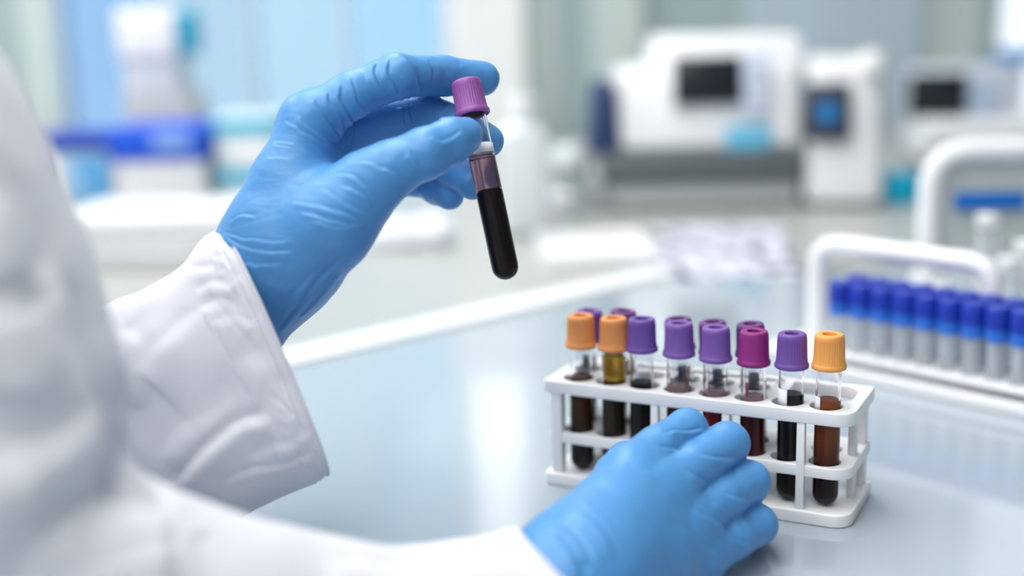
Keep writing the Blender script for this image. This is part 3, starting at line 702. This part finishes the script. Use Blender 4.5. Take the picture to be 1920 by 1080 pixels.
# white bottle
g = stand(985, 450, 1480); e = empty('reagent_bottle', g); tag(e, 'tall pale plastic reagent bottle standing right of the raised tube', 'bottle')
rbox('bottle_body', (0, .026, 0), (.056, .05, .125), mat('bottle_white', (222, 228, 232), .4), e, .010, 4)
lathe('neck', [(0, .122), (.026, .122), (.022, .13), (.014, .137), (.013, .150), (0, .150)], mat('bottle_white', (222, 228, 232)), e, 32, loc=(0, .026, 0))
lathe('cap', [(0, .1405), (.0165, .1405), (.017, .142), (.017, .158), (.015, .160), (0, .160)], WHITEP, e, 48, (24, .0004, .1415, .1585), loc=(0, .026, 0))
# jar + beaker by the analyzer
g = stand(1045, 405, 1600); e = empty('ointment_jar', g); tag(e, 'small round white jar with lid in front of the glass beaker', 'jar')
lathe('jar_body', [(0, 0), (.019, 0), (.021, .002), (.021, .022), (0, .022)], WHITEP, e, 40); lathe('lid', [(0, .0222), (.023, .0222), (.0235, .024), (.0235, .033), (.021, .036), (0, .0365)], mat('knob_gloss', (250, 250, 250)), e, 40)
g = stand(1070, 392, 1680); e = empty('glass_beaker', g); tag(e, 'pale glass beaker with white lid left of the big analyzer', 'beaker')
lathe('beaker_body', [(0, 0), (.022, 0), (.024, .003), (.024, .055), (.0255, .058), (.0235, .058), (.0225, .055), (.0225, .004), (0, .003)], VG, e, 40)
lathe('lid', [(0, .0582), (.026, .0582), (.027, .06), (.026, .078), (.020, .086), (0, .088)], mat('lid_pale', (214, 222, 226), .2), e, 40)
# printed sheets and white tray in front of the analyzer
def sheet_mat():
    m = mat('printed_sheet', (206, 206, 222), .7); nt = m.node_tree; b = nt.nodes['Principled BSDF']
    tc = nt.nodes.new('ShaderNodeTexCoord'); mp = nt.nodes.new('ShaderNodeMapping'); mp.inputs['Scale'].default_value = (42, 22, 1)
    n = nt.nodes.new('ShaderNodeTexNoise'); n.inputs['Scale'].default_value = 1; n.inputs['Detail'].default_value = 1
    rp = nt.nodes.new('ShaderNodeValToRGB'); rp.color_ramp.elements[0].position = .54; rp.color_ramp.elements[1].position = .60
    rp.color_ramp.elements[0].color = lin((208, 208, 224)); rp.color_ramp.elements[1].color = lin((70, 74, 98))
    nt.links.new(tc.outputs['Object'], mp.inputs[0]); nt.links.new(mp.outputs[0], n.inputs['Vector']); nt.links.new(n.outputs['Fac'], rp.inputs[0]); nt.links.new(rp.outputs[0], b.inputs['Base Color'])
    return m
c = [ground(*p) for p in ((1225, 525), (1500, 520), (1470, 425), (1230, 425))]
cen = sum(c)/4
tag(plate('printed_sheet', [tuple((p-cen)[:2]) for p in c], [], 0, .0012, sheet_mat(), None, .0002), 'printed lavender-grey sheet lying flat in front of the big analyzer', 'paper').location = (cen[0], cen[1], .0007)
g = stand(1130, 520, 1290); e = empty('white_tray', g, math.radians(3)); tag(e, 'low white plastic tray lying left of the printed sheet', 'tray')
slab('tray_floor', -.055, .055, 0, .14, 0, .004, WHITEP, e, .001)
for a in [(-.058, -.054, 0, .14), (.054, .058, 0, .14), (-.058, .058, -.004, 0), (-.058, .058, .14, .144)]: slab('tray_wall', a[0], a[1], a[2], a[3], 0, .016, WHITEP, e, .001)
# crumpled wipe
def towel(P):
    a = np.array
    d = np.minimum(cone(P, a([-36., 4, 10]), a([36., 10, 10]), 13, 15), 1e9)
    d = smin(d, cone(P, a([-24., 22, 15]), a([30., 26, 17]), 16, 16), 14); return smin(d, cone(P, a([-10., 8, 24]), a([22., 16, 25]), 9, 11), 10)
P, Fq = surface_nets(towel, np.array([-60., -30, -12]), np.array([60., 60, 60]), 2.5); P = relax(P, Fq, 2); Nn = normals(P, Fq); P = P+Nn*(3*vnoise(P, .06, 41)+1.5*vnoise(P, .14, 42))[:, None]; P[:, 2] = np.maximum(P[:, 2], 0.3)
tw = link('folded_wipe', mesh_pd('folded_wipe', P*.001, Fq.tolist()), mat('wipe_cloth', (232, 234, 244), .9)); tag(tw, 'crumpled white cloth wipe on the bench below the raised thumb', 'cloth')
g = stand(768, 465, 1430); tw.location = g
# stacked white trays at left
for n in range(3):
    g = stand(300, 520, 1330); e = empty('storage_tray', (g.x-.004*n, g.y+.004*n, .0176*n), math.radians(-6+2*n)); tag(e, ['lowest white lidded tray in the stack left of the raised sleeve', 'middle white lidded tray in the stack left of the raised sleeve', 'topmost white lidded tray in the stack left of the raised sleeve'][n], 'tray', 'stacked white trays')
    rbox('tray_body', (0, .10, .0), (.230, .17, .0135), mat('tray_white', (226, 228, 232), .45), e, .004); rbox('lid', (0, .10, .0137), (.238, .178, .0036), WHITEP, e, .002)
# blue-lidded boxes
sB = 1.80/2.3707
def m3(px): return px*sB*.001
g = stand(142, 388, 1830); e = empty('storage_box', g, 0); tag(e, 'clear box of blue packs with a dark blue lid behind the white trays', 'storage box')
rbox('box_body', (0, .06, 0), (m3(142), .12, m3(104)), mat('box_pale', (190, 212, 232), .35), e, .004); rbox('lid', (0, .06, m3(104)+.0002), (m3(156), .13, m3(30)), mat('lid_navy_blue', (14, 58, 170), .4), e, .004)
for n, (a, z, ww, h2, mm_) in enumerate([(-60, 8, 16, 88, BLUE), (-38, 10, 24, 34, PAPER), (-36, 52, 30, 40, PAPER), (2, 8, 28, 40, LBLUE), (6, 54, 26, 40, LBLUE), (44, 8, 40, 84, mat('pack_blue', (70, 160, 220), .4))]): rbox('pack_label', (m3(a), -.0008, m3(z)), (m3(ww), .0015, m3(h2)), mm_, e, .0003)
g = stand(303, 388, 1800); e = empty('storage_box', g, 0); tag(e, 'white storage box with a bright blue lid beneath the tall dispenser', 'storage box')
rbox('box_body', (0, .07, 0), (m3(166), .14, m3(86)), mat('box_white', (224, 226, 232), .5), e, .004); rbox('lid', (0, .07, m3(86)+.0002), (m3(176), .15, m3(62)), mat('lid_blue', (20, 84, 215), .4), e, .005)
rbox('lid_label', (m3(30), -.0062, m3(106)), (m3(70), .002, m3(34)), mat('label_sky', (130, 168, 232), .5), e, .0004)
# tall dispenser
g = stand(297, 370, 1990); e = empty('soap_dispenser', g, 0); tag(e, 'tall white dispenser with a cyan side strip behind the blue lidded box', 'dispenser'); s4 = 1.99/2.3707
def m4(px): return px*s4*.001
rbox('stand', (m4(10), .06, 0), (m4(128), .11, m4(176)), mat('stand_grey', (196, 198, 200), .5), e, .005)
rbox('lower_body', (0, .06, m4(176)+.0002), (m4(100), .10, m4(62)), mat('body_pale', (226, 230, 232), .4), e, .006)
rbox('upper_body', (0, .055, m4(238)), (m4(108), .11, m4(92)), mat('body_white', (246, 246, 246), .35), e, .009, 4)
rbox('side_strip', (m4(66), .055, m4(246)), (m4(20), .09, m4(80)), CYAN, e, .004)
# cyan striped box
g = stand(470, 384, 1830); e = empty('striped_box', g, 0); tag(e, 'pale carton with two cyan stripes beside the raised wrist', 'carton')
rbox('carton', (0, .06, 0), (m3(118), .12, m3(160)), mat('carton_pale', (206, 224, 232), .5), e, .003)
for z in (36, 128): rbox('stripe', (0, .0598, m3(z)), (m3(119), .1212, m3(26)), CYAN, e, .0008)
rbox('carton_label', (m3(2), -.0006, m3(66)), (m3(80), .001, m3(48)), PAPER, e, .0002)
